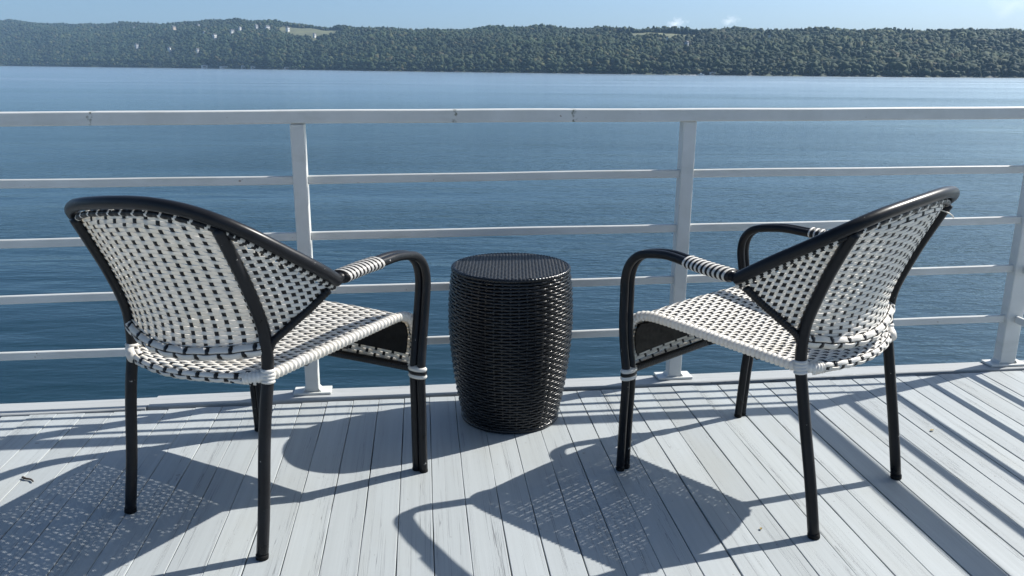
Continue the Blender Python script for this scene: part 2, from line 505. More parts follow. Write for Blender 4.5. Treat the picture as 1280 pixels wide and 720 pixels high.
# --- houses and shore buildings: the pixel of each white speck, thrown onto the hillside
def ray(px, py):
    d = fw * F_PX + ri * (px - 640) - up * (py - 360)
    return d.normalized()
def hit_land(px, py, lift=0.0):
    d = ray(px, py); o = Vector((0, 0, CAM_H))
    for t in np.arange(700, 5200, 2.0):
        p = o + d * t
        if p.z < float(land_z(p.x, p.y)) + lift: return p
    return None
clear = []      # (x, y, radius) kept free of trees, and the sight line in front of a house
def house(px, py, wmat, w, dpt, h, rz, label, lift=7.0, gable=True, base=0.0):
    p = hit_land(px, py, lift)
    if p is None: return
    w *= .42; dpt *= .5; rz = 1.1 + rz * .5
    z = max(float(land_z(p.x, p.y)), WATER_Z + .5)
    root = empty('house', (p.x, p.y, z), rz)
    tag(root, label, 'house')
    H = max(5.5, h * .6, p.z - z + .8)
    m_ = MB(); m_.box((0, 0, H / 2 - 2), (w, dpt, H + 4)); m_.build('wall', wmat, root)
    r_ = MB()
    e = .6
    x, y = w / 2 + e, dpt / 2 + e
    rh = dpt * .42
    r_.add([(-x, -y, H + .02), (x, -y, H + .02), (x, y, H + .02), (-x, y, H + .02), (-x, 0, H + rh), (x, 0, H + rh)],
           [(0, 1, 5, 4), (2, 3, 4, 5), (0, 4, 3), (1, 2, 5), (3, 2, 1, 0)], 0, False)
    r_.build('roof', M['roof'], root)
    for k in (-.28, .28):
        for sgn in (-1,):
            w_ = MB(); w_.box((k * w, sgn * (dpt / 2 + .02), H - h * .40), (w * .16, .12, h * .3)); w_.build('window', M['glass'], root)
    clear.append((p.x, p.y, max(w, dpt) * .6 + 3))
    u = Vector((p.x, p.y)).normalized()
    for k in range(1, 15):
        clear.append((p.x - u.x * k * 5, p.y - u.y * k * 5, w * .5 + 3.5))
hs = [
 (211.5, 60.5, 'house_wall', 10, 12, 13, .5, 'tall narrow white house alone in the lower wood at far left'),
 (246.7, 62.0, 'house_wall', 12, 10, 11, -.3, 'white house in the lower wood, right of the tall narrow one'),
 (268, 44, 'house_wall', 20, 12, 10, .2, 'wide white house on the upper slope below the hamlet'),
 (255, 40, 'house_wall', 9, 9, 11, .7, 'small white house just above the wide white house on the slope'),
 (248, 31.5, 'house_grey', 19, 11, 8, .1, 'grey house at the left end of the hilltop hamlet'),
 (277, 32, 'house_wall', 14, 10, 7, -.5, 'small white house at the top of the ridge left of the summit'),
 (299.6, 34.6, 'house_wall', 17, 10, 8, .4, 'white house in the middle of the hilltop hamlet under the summit'),
 (290, 38.5, 'house_wall', 19, 10, 7, -.2, 'long low white house under the middle of the hamlet'),
 (320, 32.0, 'house_grey', 20, 11, 8, .3, 'pale grey house between two white ones near the summit'),
 (334, 33.6, 'house_wall', 26, 13, 10, -.1, 'largest white house of the hilltop hamlet right of the summit'),
 (359.5, 35.2, 'house_wall', 19, 12, 10, .25, 'white house at the left tip of the yellow meadow'),
 (393, 43.0, 'house_wall', 12, 9, 6, .0, 'low white shed at the lower edge of the yellow meadow'),
 (167.6, 34.6, 'house_wall', 13, 10, 8, -.4, 'white house alone on the ridge at far left'),
 (217, 34.0, 'house_beige', 26, 12, 7, .15, 'long beige barn on the ridge left of the hamlet'),
 (170.6, 56.5, 'house_grey', 20, 12, 10, .3, 'grey house half hidden in the lower wood at far left'),
 (858.6, 53.5, 'house_grey', 13, 9, 7, -.3, 'grey house in a small clearing halfway up the right slope'),
 (962, 44.8, 'house_wall', 7, 6, 5, .2, 'small white house high in the wood of the right slope'),
 (834, 47.0, 'house_wall', 6, 6, 4, .6, 'tiny white shed below the strip of pale field'),
]
for (px, py, wm, w, dp, h, rz, lb) in hs:
    house(px, py, M[wm], w, dp, h, rz, lb)
def shore_pt(px, off=0.0):
    d = ray(px, 90); az = math.degrees(math.atan2(d.x, d.y)); D = float(shore_at(az)) + off
    return Vector((D * math.sin(R(az)), D * math.cos(R(az)), WATER_Z)), R(-az)
def boathouse(px, w, dp, h, label, off=6, wm='house_wall'):
    p, rz = shore_pt(px, off)
    root = empty('boathouse', (p.x, p.y, WATER_Z), rz)
    tag(root, label, 'boathouse')
    z0 = max(0.6, float(land_z(p.x, p.y)) - WATER_Z)
    a = MB(); a.box((0, 0, z0 + h / 2 - .8), (w, dp, h + 1.6)); a.build('wall', M[wm], root)
    r_ = MB(); x, y = w / 2 + .4, dp / 2 + .4; H = z0 + h
    r_.add([(-x, -y, H), (x, -y, H), (x, y, H), (-x, y, H), (0, -y, H + h * .5), (0, y, H + h * .5)], [(0, 1, 4), (2, 3, 5), (1, 2, 5, 4), (3, 0, 4, 5), (3, 2, 1, 0)], 0, False)
    r_.build('roof', M['roof'], root)
    d_ = MB(); d_.box((0, -dp / 2 - .03, z0 + h * .42), (w * .5, .1, h * .7)); d_.build('door', M['wood'], root)
    clear.append((p.x, p.y, w * .7 + 2))
    u = Vector((p.x, p.y)).normalized()
    for k in range(1, 6): clear.append((p.x - u.x * k * 4, p.y - u.y * k * 4, w * .6 + 2))
boathouse(256, 12, 8, 4.5, 'white boathouse at the far left waterline')
boathouse(280, 15, 8, 3.2, 'long low white boathouse at the far waterline right of the first one')
boathouse(304, 6, 6, 4.5, 'small white boathouse third from the left at the far waterline')
boathouse(316.5, 8, 6, 3.5, 'low white boathouse just right of the small one at the waterline')
boathouse(358.5, 8, 6, 3.0, 'white boathouse below the yellow meadow at the waterline')
boathouse(891, 7, 5, 2.4, 'pale boathouse on the far shore behind the motorboat', off=5)

# --- motorboat with wake
p, rz = shore_pt(876, -34)
boat = empty('motorboat', (p.x, p.y, WATER_Z), rz)
tag(boat, 'white motorboat running near the far shore with foam behind it', 'boat')
hull = MB()
secs = []
for t, wd, kz, sh_ in ((-3.6, 1.15, -.15, 1.0), (-2, 1.3, -.25, 1.05), (0, 1.3, -.28, 1.15), (2, .95, -.2, 1.35), (3.3, .4, .1, 1.55), (3.9, .05, .7, 1.65)):
    secs.append([(t, -wd, sh_), (t, -wd * .8, .35), (t, 0, kz), (t, wd * .8, .35), (t, wd, sh_)])
hv = [q for s_ in secs for q in s_]
hf = [(i * 5 + k, i * 5 + k + 1, (i + 1) * 5 + k + 1, (i + 1) * 5 + k) for i in range(5) for k in range(4)] + [(0, 1, 2, 3, 4)] + [(i * 5, (i + 1) * 5, (i + 1) * 5 + 4, i * 5 + 4) for i in range(5)]
hull.add(hv, hf, 0, False); hull.build('hull', M['boat'], boat)
cb = MB(); cb.box((.3, 0, 1.75), (2.2, 1.7, 1.2)); cb.build('cabin', M['boat'], boat, bevel=.2)
ws = MB(); ws.box((1.46, 0, 1.85), (.1, 1.5, .7)); ws.build('windscreen', M['glass'], boat)
wk = MB()
L_ = 30
for k in range(40):
    t = random.random()
    x = -4.2 - t * L_; y = random.uniform(-.5, .5) * (1 + t * 3); s_ = random.uniform(.5, 1.3) * (1.2 - t * .6)
    zc = .02 + k * .002
    ring = [(x + math.cos(a) * s_ * 1.8, y + math.sin(a) * s_ * .6, zc) for a in np.linspace(0, 6.283, 9)[:-1]]
    wk.add(ring + [(x, y, zc + .28 * s_)], [(i, (i + 1) % 8, 8) for i in range(8)], 0, True)
wk_o = wk.build('wake_foam', M['foam']); wk_o.location = (p.x, p.y, WATER_Z); wk_o.rotation_euler = (0, 0, rz)
tag(wk_o, kind='stuff')

# --- the far wood
def ico(sub):
    bm = bmesh.new(); bmesh.ops.create_icosphere(bm, subdivisions=sub, radius=1.0)
    v = np.array([q.co[:] for q in bm.verts]); f = np.array([[q.index for q in fc.verts] for fc in bm.faces]); bm.free()
    return v, f
def crown_variants(sub, n):
    v, f = ico(sub); out = []
    for _ in range(n):
        lob = rng.normal(size=(7, 3)); lob /= np.linalg.norm(lob, axis=1)[:, None]
        r = .58 + .50 * np.max(np.clip(v @ lob.T, 0, 1) ** 4, axis=1) + rng.uniform(-.24, .30, len(v))
        q = v * r[:, None]
        out.append(q)
    return out, f
trees = []
clear_np = np.array(clear)
az = -43.0
while az < 43.0:
    d0 = float(shore_at(az)); W = ridge_len(d0)
    sp = 5.1 + .0010 * d0
    D = d0 + 1.0
    while D < d0 + W * 1.22:
        aj = az + np.degrees(rng.uniform(-.5, .5) * sp / D); dj = D + rng.uniform(-.5, .5) * sp
        s = (dj - float(shore_at(aj))) / W
        if s > .004 and not in_field(aj, s):
            x, y = dj * math.sin(R(aj)), dj * math.cos(R(aj))
            trees.append((x, y, s, dj))
        D += sp * (.8 if D < d0 + W * .25 else 1.0)
    az += math.degrees(sp / (d0 + W * .4))
T_ = np.array(trees)
if len(clear_np):
    keep = np.ones(len(T_), bool)
    for (cx, cy, cr) in clear_np:
        keep &= (T_[:, 0] - cx) ** 2 + (T_[:, 1] - cy) ** 2 > cr * cr
    T_ = T_[keep]
TZ = land_z(T_[:, 0], T_[:, 1])
def build_forest(name, sel, sub, nvar):
    var, f = crown_variants(sub, nvar)
    nv = len(var[0]); P = T_[sel]; Z = TZ[sel]; n = len(P)
    V = np.empty((n, nv, 3)); F = np.empty((n, len(f), 3), int)
    which = rng.integers(0, nvar, n); rot = rng.uniform(0, 6.283, n)
    hgt = (rng.uniform(.5, 1.15, n) + .28 * np.sin(P[:, 0] / 37 + P[:, 1] / 53) * np.sin(P[:, 0] / 29 - P[:, 1] / 83 + 1)) * TREE_H
    hgt[P[:, 2] < .04] *= .62
    rad = (.35 * hgt + .15 * TREE_H) * rng.uniform(.62, 1.30, n)
    con = rng.random(n) < .10
    rad[con] *= .55; hgt[con] *= 1.12
    for i in range(n):
        q = var[which[i]]
        c, s = math.cos(rot[i]), math.sin(rot[i])
        rz_ = hgt[i] * .5
        x = q[:, 0] * c - q[:, 1] * s; y = q[:, 0] * s + q[:, 1] * c; z = q[:, 2]
        tap = 1 - .55 * np.clip(z, 0, 1) if con[i] else 1.0
        V[i, :, 0] = P[i, 0] + x * rad[i] * tap; V[i, :, 1] = P[i, 1] + y * rad[i] * tap
        V[i, :, 2] = Z[i] + hgt[i] * .55 + z * rz_
        F[i] = f + i * nv
    V = V.reshape(-1, 3); F = F.reshape(-1, 3)
    me = bpy.data.meshes.new(name)
    me.vertices.add(len(V)); me.vertices.foreach_set('co', V.ravel())
    me.loops.add(F.size); me.loops.foreach_set('vertex_index', F.ravel())
    me.polygons.add(len(F)); me.polygons.foreach_set('loop_start', np.arange(0, F.size, 3)); me.polygons.foreach_set('loop_total', np.full(len(F), 3))
    me.materials.append(M['forest'])
    me.update(calc_edges=True)
    o = bpy.data.objects.new(name, me); col.objects.link(o)
    tag(o, 'dense mixed green wood covering the far hillside down to the lake', 'forest', kind='stuff')
    return o
near_sel = T_[:, 3] < 1500
build_forest('forest', np.ones(len(T_), bool), 2, 14)

# ------------------------------------------------------------------ haze (air)
HAZE = 0.00011
HZ_TOP = 185.0
hz = MB(); hz.box((0, 1200, (WATER_Z - 1 + HZ_TOP) / 2), (7400, 5400, HZ_TOP - (WATER_Z - 1)))
hm = bpy.data.materials.new('haze_air'); hm.use_nodes = True
hnt = hm.node_tree; hnt.nodes.clear()
ho = hnt.nodes.new('ShaderNodeOutputMaterial'); hv_ = hnt.nodes.new('ShaderNodeVolumePrincipled')
hv_.inputs['Color'].default_value = (.42, .68, 1.0, 1)
hv_.inputs['Density'].default_value = HAZE
hnt.links.new(hv_.outputs[0], ho.inputs['Volume'])
hz_o = hz.build('haze', hm); tag(hz_o, kind='stuff')

# ------------------------------------------------------------------ deck
DECK_YAW = math.atan(.136)           # along the railing
PL_YAW = R(6.2)                      # boards run 6.2 degrees left of straight ahead
PITCH_P = .0897
pl = MB()
ca, sa = math.cos(PL_YAW), math.sin(PL_YAW)
# board coordinates: q across, t along;  world = q*(ca,sa) + t*(-sa,ca)
def edge_t(q):                       # where a board meets the edge board (line through (-.113,2.814), slope .138)
    # world x = q*ca - t*sa ; y = q*sa + t*ca ; y = 2.814 + .138*(x+.113)
    return (2.814 + .138 * (q * ca + .113) - q * sa) / (ca + .138 * sa)
k0 = int(-5.0 / PITCH_P); k1 = int(5.2 / PITCH_P)
for k in range(k0, k1):
    q0 = .0988 + k * PITCH_P; g = random.uniform(.0006, .0014)
    qa, qb = q0 + g, q0 + PITCH_P - g
    dz = random.uniform(-.0012, .0012)
    t0, t1 = -4.0 + random.uniform(-.5, .5), edge_t((qa + qb) / 2) - random.uniform(.004, .013)
    n = 46
    ts = [t0 + (t1 - t0) * (i / n) for i in range(n + 1)]
    ph = random.uniform(0, 6.28)
    vs, fs = [], []
    for i, t in enumerate(ts):
        w1 = .0006 * math.sin(t * 5 + ph) + .0005 * math.sin(t * 17 + 2 * ph) + random.uniform(-.0004, .0004)
        w2 = .0006 * math.sin(t * 4.3 + ph * 1.7) + random.uniform(-.0004, .0004)
        cup = .0006 * math.sin(t * 2 + ph)
        for (q, z) in ((qa + w1, -.024), (qa + w1, -.0010), (qa + w1 + .0013, 0), ((qa + qb) / 2, cup * .6), (qb + w2 - .0013, 0), (qb + w2, -.0010), (qb + w2, -.024)):
            vs.append((q, t, z + dz))
    for i in range(n):
        for j in range(6):
            fs.append((i * 7 + j, i * 7 + j + 1, (i + 1) * 7 + j + 1, (i + 1) * 7 + j))
    fs.append(tuple(n * 7 + j for j in range(7)))
    pl.add(vs, fs, 0, False)
dk = pl.build('deck', M['deck']); dk.rotation_euler = (0, 0, PL_YAW)
tag(dk, kind='structure')
ub = MB()
ub.add([(-5, -5, -.026), (5.6, -5, -.026), (5.6, 3.545, -.026), (-5, 2.1, -.026)], [(0, 1, 2, 3)])
tag(ub.build('deck_base', M['under']), kind='structure')
# pier body under the deck
pb = MB()
vsb = [(-5, -5, -.028), (5.6, -5, -.028), (5.6, 3.60, -.028), (-5, 2.17, -.028)]
vsb2 = [(x, y, -.35) for (x, y, z) in vsb]
pb.add(vsb + vsb2, [(0, 1, 2, 3), (4, 7, 6, 5), (0, 4, 5, 1), (1, 5, 6, 2), (2, 6, 7, 3), (3, 7, 4, 0)], 0, False)
tag(pb.build('deck_frame', M['under']), kind='structure')

# edge boards (two butted boards, the joint slightly stepped)
def edge_board(xa, xb, dy, z):
    m_ = MB(); n = max(8, int((xb - xa) / .05)); vs, fs = [], []
    for i in range(n + 1):
        x = xa + (xb - xa) * i / n
        yf = 2.818 + .138 * (x + .113) + dy + .0022 * math.sin(x * 9) + random.uniform(-.0015, .0015)
        yb = 2.912 + .133 * (x + .117) + dy + .0012 * math.sin(x * 6 + 1)
        zz = z + .0008 * math.sin(x * 5)
        vs += [(x, yf, -.026), (x, yf, zz - .003), (x, yf + .003, zz), (x, (yf + yb) / 2, zz), (x, yb - .003, zz), (x, yb, zz - .003), (x, yb, -.05)]
    for i in range(n):
        for j in range(6): fs.append((i * 7 + j, (i + 1) * 7 + j, (i + 1) * 7 + j + 1, i * 7 + j + 1))
    fs += [tuple(range(6, -1, -1)), tuple(n * 7 + j for j in range(7))]
    # local frame turned so that the grain runs along the board
    rot = Matrix.Rotation(-(DECK_YAW - math.pi / 2), 4, 'Z')
    vs = [rot @ Vector(v) for v in vs]
    m_.add(vs, fs, 0, False)
    o = m_.build('edge_board', M['kerb']); o.rotation_euler = (0, 0, DECK_YAW - math.pi / 2)
    tag(o, kind='structure')
edge_board(-4.8, -1.262, .0, .0035)
edge_board(-1.258, 5.4, .007, .0060)

# ------------------------------------------------------------------ railing
RY = math.atan(.130)
RB = Vector((-.7376, 2.786, 0))      # front left foot of the first post
rl = empty('deck_railing', (RB.x, RB.y, .0065), RY)
tag(rl, 'white metal railing with four thin rails and a thick top rail along the deck', 'railing')
ZT = 1.006
def tilt(t): return .0055 * (t - 1.4)
zr = [.7915, .5955, .4025, .2020]     # tops of the four thin rails above the edge board
CORNER = 2.712
POST = [(.0235, .047), (1.3715, .049), (CORNER + .0335, .067)]
def post(tc, w, depth, foot_flip=1):
    m_ = MB(); dl = .045
    m_.box((tc, depth + dl / 2, (ZT - .044 + tilt(tc)) / 2 + .004), (w, dl, ZT - .044 + tilt(tc) - .008))
    o = m_.build('post', M['rail'], rl, bevel=.004)
    f_ = MB(); f_.box((tc, depth + dl / 2, .0045), (w + .085, dl + .022, .009))
    fo = f_.build('base_plate', M['rail'], o, bevel=.002)
    for s in (-1, 1):
        w_ = MB()
        w_.add([(tc + s * w / 2, depth - .001, .009), (tc + s * (w / 2 + .009), depth - .001, .009), (tc + s * w / 2, depth - .001, .020),
                (tc + s * w / 2, depth + dl, .009), (tc + s * (w / 2 + .009), depth + dl, .009), (tc + s * w / 2, depth + dl, .020)],
               [(0, 1, 2), (3, 5, 4), (1, 4, 5, 2), (0, 3, 4, 1)], 0, False)
        w_.build('gusset', M['rail'], o)
    return o
post(POST[0][0], POST[0][1], 0)
post(POST[1][0], POST[1][1], .006)
post(POST[2][0], POST[2][1], 0)
# further posts to the left, out of the frame but casting the railing's shadow
post(POST[0][0] - 1.37, .047, 0)
post(POST[0][0] - 2.74, .047, 0)
XL, XR = -3.6, POST[2][0] + POST[2][1] / 2
def long_rail(zt, h, y0, d, name, xa, xb, wav=.0015):
    m_ = MB(); n = int((xb - xa) / .08); vs, fs = [], []
    ph = random.uniform(0, 6)
    for i in range(n + 1):
        x = xa + (xb - xa) * i / n
        z = zt + tilt(x) + wav * math.sin(x * 2.3 + ph) + .0005 * math.sin(x * 9 + ph)
        e = .003
        ring = [(y0 + e, z), (y0, z - e), (y0, z - h + e), (y0 + e, z - h), (y0 + d - e, z - h), (y0 + d, z - h + e), (y0 + d, z - e), (y0 + d - e, z)]
        vs += [(x, a_, b_) for a_, b_ in ring]
    for i in range(n):
        for j in range(8): fs.append((i * 8 + j, i * 8 + (j + 1) % 8, (i + 1) * 8 + (j + 1) % 8, (i + 1) * 8 + j))
    fs += [tuple(range(7, -1, -1)), tuple(n * 8 + j for j in range(8))]
    m_.add(vs, fs, 0, False)
    return m_.build(name, M['rail_top' if name == 'top_rail' else 'rail'], rl)
long_rail(ZT, .043, -.004, .056, 'top_rail', XL, XR + .004, .0012)
for z in zr:
    long_rail(z, .029, .0145, .012, 'rail', XL, XR - .02)
# the return of the railing towards the viewer, right of the frame
SD = .0335
def side_rail(zt, h, x0, w, name):
    m_ = MB(); L_ = 4.2
    m_.box((x0 + w / 2, -L_ / 2 - .0045, zt + tilt(2.7) - h / 2), (w, L_, h))
    return m_.build(name, M['rail'], rl, bevel=.003)
side_rail(ZT, .043, XR - .058, .056, 'top_rail')
for z in zr: side_rail(z, .029, XR - .039, .014, 'rail')
for k in (1, 2, 3):
    m_ = MB(); m_.box((XR - .032, -1.37 * k, (ZT - .044) / 2 + .004), (.045, .047, ZT - .05)); o = m_.build('post', M['rail'], rl, bevel=.004)
    f_ = MB(); f_.box((XR - .032, -1.37 * k, .0), (.067, .13, .014)); f_.build('base_plate', M['rail'], o, bevel=.002)

# ------------------------------------------------------------------ weaving
def weave(mb, fn, nu, nv, wu, wv, amp, mi_u=0, mi_v=1, sub_u=4, mask=None, thick=.0011, flip=False, warp_jit=0.0, u_list=None, v_list=None, umin=0., umax=1., vmin=0., vmax=1.):
    """fn(u,v)->Vector. warps: nu strands along v, width wu (metres), slot mi_u.
       wefts: nv strands along u, width wv as a fraction of the pitch, slot mi_v."""
    us = u_list or [(i + .5) / nu for i in range(nu)]
    vs_ = v_list or [(j + .5) / nv for j in range(nv)]
    E = 1e-3
    def fr(u, v):
        p = fn(u, v)
        du = (fn(min(1, u + E), v) - fn(max(0, u - E), v)) / (min(1, u + E) - max(0, u - E))
        dv = (fn(u, min(1, v + E)) - fn(u, max(0, v - E))) / (min(1, v + E) - max(0, v - E))
        n_ = du.cross(dv)
        if n_.length < 1e-12: n_ = Vector((0, 0, 1))
        n_.normalize()
        if flip: n_ = -n_
        return p, du, dv, n_
    def strip(rows, mi):
        # rows: (centre, side vector, normal)
        if len(rows) < 2: return
        vv, ff = [], []
        for (p, s, n_) in rows:
            vv += [p - s - n_ * thick * .35, p - s * .76 + n_ * thick * .6, p + s * .76 + n_ * thick * .6, p + s - n_ * thick * .35, p - n_ * thick * 1.0]
        for i in range(len(rows) - 1):
            for k in range(5):
                ff.append((i * 5 + k, i * 5 + (k + 1) % 5, (i + 1) * 5 + (k + 1) % 5, (i + 1) * 5 + k))
        mb.add(vv, ff, mi)
    # wefts along u
    nuE = len(us); pit = 1.0 / nu
    for j, v in enumerate(vs_):
        rows = []
        m_ = nu * sub_u
        jit = random.uniform(-.05, .05) / nv
        for k in range(m_ + 1):
            u = umin + (umax - umin) * k / m_
            if mask and not mask(u, v):
                strip(rows, mi_v); rows = []; continue
            p, du, dv, n_ = fr(u, min(1, max(0, v + jit)))
            x = (u - us[0]) / pit
            off = amp * math.cos(math.pi * (x + j))
            side = dv.normalized() * (dv.length / nv * wv * .5) if dv.length > 1e-9 else Vector()
            side = side - du.normalized() * side.dot(du.normalized())
            rows.append((p + n_ * off, side, n_))
        strip(rows, mi_v)
    # warps along v
    for i, u in enumerate(us):
        rows = []
        m_ = nv * 2
        jit = random.uniform(-1, 1) * warp_jit / nu
        for k in range(m_ + 1):
            v = vmin + (vmax - vmin) * k / m_
            if mask and not mask(u, v):
                strip(rows, mi_u); rows = []; continue
            p, du, dv, n_ = fr(min(1, max(0, u + jit)), v)
            x = (v - vs_[0]) * nv
            off = -amp * .75 * math.cos(math.pi * (x + i))
            side = du.normalized() * (wu * .5)
            rows.append((p + n_ * off, side, n_))
        strip(rows, mi_u)

def wrap_tube(mb, pts, r, pitch, ridge, sides=10, mi=0, alt=None, sx=1.0, sy=1.0, ref=None, duty=.5):
    """strands wound round a tube: one ridge per turn; alt=(a,b) alternates the slots turn by turn"""
    P = resample(pts, pitch / 4)
    rf = lambda i: r + ridge * (abs(math.sin(math.pi * i / 4)) ** .6)
    mf = (lambda i, k: mi) if alt is None else (lambda i, k: alt[0] if (i // 4) % 2 == 0 else alt[1])
    tube(mb, P, r, sides, mi, True, rf, sx, sy, ref, mf)

# ------------------------------------------------------------------ the armchairs
def interp_path(xz):
    zs = [b for a, b in xz]; xs = [a for a, b in xz]
    return lambda z: float(np.interp(z, zs, xs))
REAR = [(-.279, 0), (-.235, .27), (-.218, .37), (-.205, .44), (-.203, .50), (-.211, .565), (-.250, .67), (-.288, .752), (-.315, .806)]
REAR_Y = .229
FRONT = [(.285, 0), (.279, .15), (.272, .30), (.287, .38), (.302, .45), (.316, .53), (.321, .575), (.313, .615), (.290, .643), (.255, .657), (.18, .667), (.09, .663), (.0, .659), (-.07, .657)]
HOOP_H = [(-.070, .338, .652), (-.13, .335, .692), (-.20, .312, .741), (-.267, .282, .789), (-.316, .238, .824), (-.344, .174, .846), (-.359, .09, .857), (-.364, 0, .860)]
leg_x = interp_path(REAR)
leg_spl = catmull([(x, 0, z) for x, z in REAR], 6)
leg_xs = interp_path([(p.x, p.z) for p in leg_spl])
SIDE_RAIL = [(-.205, .231, .440), (-.10, .240, .448), (0, .249, .456), (.10, .257, .465), (.19, .264, .472), (.25, .268, .474), (.290, .271, .464), (.312, .274, .438), (.318, .277, .400), (.308, .281, .355), (.285, .284, .318)]

def hoop_pts():
    h = [Vector(p) for p in HOOP_H]
    full = [Vector((p.x, -p.y, p.z)) for p in h[:-1]] + [h[-1]] + [Vector(p) for p in h[:-1]][::-1]
    return catmull(full, 8)

def warp_fn(disp):
    K = [(Vector(a), Vector(b)) for a, b in disp]
    def f(p):
        W, D = 0.0, Vector()
        for a, b in K:
            w = 1.0 / ((p - a).length_squared + .006) ** 1.5
            W += w; D += b * w
        return p + D / W
    return f

def make_chair(name, loc, rz, label, disp, tube_mat, mats_seed, loose=False):
    random.seed(mats_seed)
    root = empty(name, loc, rz)
    tag(root, label, 'armchair', 'woven bistro armchairs on the deck')
    made = []
    def B(mb, nm, mats, parent=root):
        o = mb.build(nm, mats, parent); made.append(o); return o
    WB = [M['black'], M['white']]
    # rear legs
    for s in (-1, 1):
        m_ = MB(); tube(m_, [Vector((p.x, s * REAR_Y, p.z)) for p in leg_spl], .0146, 14)
        lg = B(m_, 'rear_leg', tube_mat)
        c_ = MB(); tube(c_, [Vector((-.279, s * REAR_Y, .001)), Vector((-.2775, s * REAR_Y, .012))], .0155, 14); B(c_, 'foot_cap', M['cap'], lg)
        w_ = MB(); wrap_tube(w_, [Vector((leg_xs(z), s * REAR_Y, z)) for z in (.424, .433, .442, .451, .459)], .0150, .0090, .0032, 14)
        # the strands also cross onto the seat rail
        pth = catmull([(-.203, s * (REAR_Y - .002), .442), (-.222, s * .212, .440), (-.238, s * .185, .437)], 6)
        wrap_tube(w_, pth, .0118, .0085, .0026, 12)
        B(w_, 'lashing', M['white'], lg)
    # double front legs that bend over into the arms
    for s in (-1, 1):
        for side in (-1, 1):
            yo = []
            for (x, z) in FRONT:
                if z < .30 and x > .2: y = .3085 + .0045 * (z / .3)
                elif x > .24: y = .313 - .016 * min(1, max(0, (z - .3) / .35))
                else: y = .297 + .030 * (.24 - x) / .31
                yo.append(y + side * .0122)
            pts = catmull([(x, s * y, z) for (x, z), y in zip(FRONT, yo)], 6)
            m_ = MB(); tube(m_, pts, .0122, 12); lg = B(m_, 'front_leg', tube_mat)
            c_ = MB(); tube(c_, [Vector((.285, s * yo[0], .001)), Vector((.284, s * yo[0], .009))], .0128, 12); B(c_, 'foot_cap', M['cap'], lg)
        # striped winding on the arm
        m_ = MB()
        pth = catmull([(.098, s * .3147, .664), (.05, s * .320, .6615), (0, s * .3262, .6595), (-.055, s * .333, .658)], 8)
        wrap_tube(m_, pth, .0145, .0080, .0028, 16, 0, (1, 0), sy=1.0125, ref=(0, 0, 1))
        B(m_, 'arm_winding', WB)
        # lashing at the crossbar
        m_ = MB()
        wrap_tube(m_, [Vector((.2722, s * .3135, z)) for z in (.294, .306, .318, .326)], .0148, .0105, .003, 16, 0, (1, 0), sy=1.0125, ref=(1, 0, 0))
        B(m_, 'lashing', WB)
    # hoop
    m_ = MB(); hp = hoop_pts(); tube(m_, hp, .0152, 14); hoop = B(m_, 'back_hoop', tube_mat)
    # inner rail with its black and white winding
    inner = []
    for p in hp:
        f_ = min(1, abs(p.y) / .338)
        c = Vector((p.x + .010 * (1 - f_) + .004, p.y * .955, p.z - .0245 + .003 * f_))
        inner.append(c)
    inner = resample(inner, .0035)
    def lash(i, k):
        t = i / max(1, len(inner) - 2); e = min(t, 1 - t)      # 0 at the arms, .5 at the back
        period = 6 if e < .26 else 11
        return 1 if (i + k // 3) % period < (3 if e < .26 else 2) else 0
    m_ = MB(); tube(m_, inner, .0072, 9, 0, True, lambda i: .0072 + .0012 * abs(math.sin(i * .55)), mfun=lash)
    B(m_, 'hoop_winding', WB, hoop)
    # ties between the hoop and the inner rail
    for i in range(10, len(inner) - 10, 9):
        a = inner[i]
        b = min(hp, key=lambda q: (q - a).length)
        if i % 27 == 10:
            m_ = MB(); tube(m_, [a, a.lerp(b, .8)], .0035, 6, random.choice((0, 0, 1))); B(m_, 'hoop_tie', WB, hoop)

    # seat: one woven sheet that rolls over the back rail and over the front down to the crossbar
    prof0 = [(-.232, .424), (-.228, .440), (-.215, .4475), (-.19, .4475), (-.10, .449), (0, .455), (.10, .464), (.19, .472), (.25, .4745), (.285, .468), (.309, .445), (.319, .405), (.310, .357), (.290, .318)]
    pv = catmull([(x, 0, z) for x, z in prof0], 6)
    pv = resample(pv, .005)
    LN = len(pv) - 1
    def seat_fn(u, v):
        t = v * LN; i = min(LN - 1, int(t)); p = pv[i].lerp(pv[i + 1], t - i)
        uu = 2 * u - 1
        x, z = p.x, p.z
        back = max(0.0, min(1.0, (.05 - x) / .25))
        x -= .032 * (1 - uu * uu) * back * back
        mid = max(0.0, 1 - ((x - .02) / .24) ** 2)
        z -= .016 * (1 - uu * uu) * (mid if z > .43 else 0)
        x += .012 * (1 - uu * uu) * max(0.0, min(1.0, (p.x - .12) / .16))
        hw = float(np.interp(p.x, [-.24, -.2, 0, .19, .31], [.214, .228, .249, .264, .273])) if z > .40 else float(np.interp(z, [.31, .40], [.284, .2765]))
        return Vector((x, uu * hw, z))
    m_ = MB()
    weave(m_, seat_fn, 18, 66, .0104, .955, .0010, 0, 1, 4, thick=.0008)
    B(m_, 'seat', WB)
    # black sheet added inside the front roll to make its inside dark
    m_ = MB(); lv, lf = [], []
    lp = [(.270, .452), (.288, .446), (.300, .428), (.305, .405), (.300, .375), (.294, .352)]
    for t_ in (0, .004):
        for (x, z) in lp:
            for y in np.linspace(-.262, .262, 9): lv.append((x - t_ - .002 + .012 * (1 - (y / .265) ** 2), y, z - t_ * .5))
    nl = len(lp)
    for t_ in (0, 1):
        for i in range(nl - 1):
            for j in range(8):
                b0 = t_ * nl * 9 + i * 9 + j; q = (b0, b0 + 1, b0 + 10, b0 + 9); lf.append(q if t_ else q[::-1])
    m_.add(lv, lf); B(m_, 'front_inner_sheet', M['cap'])
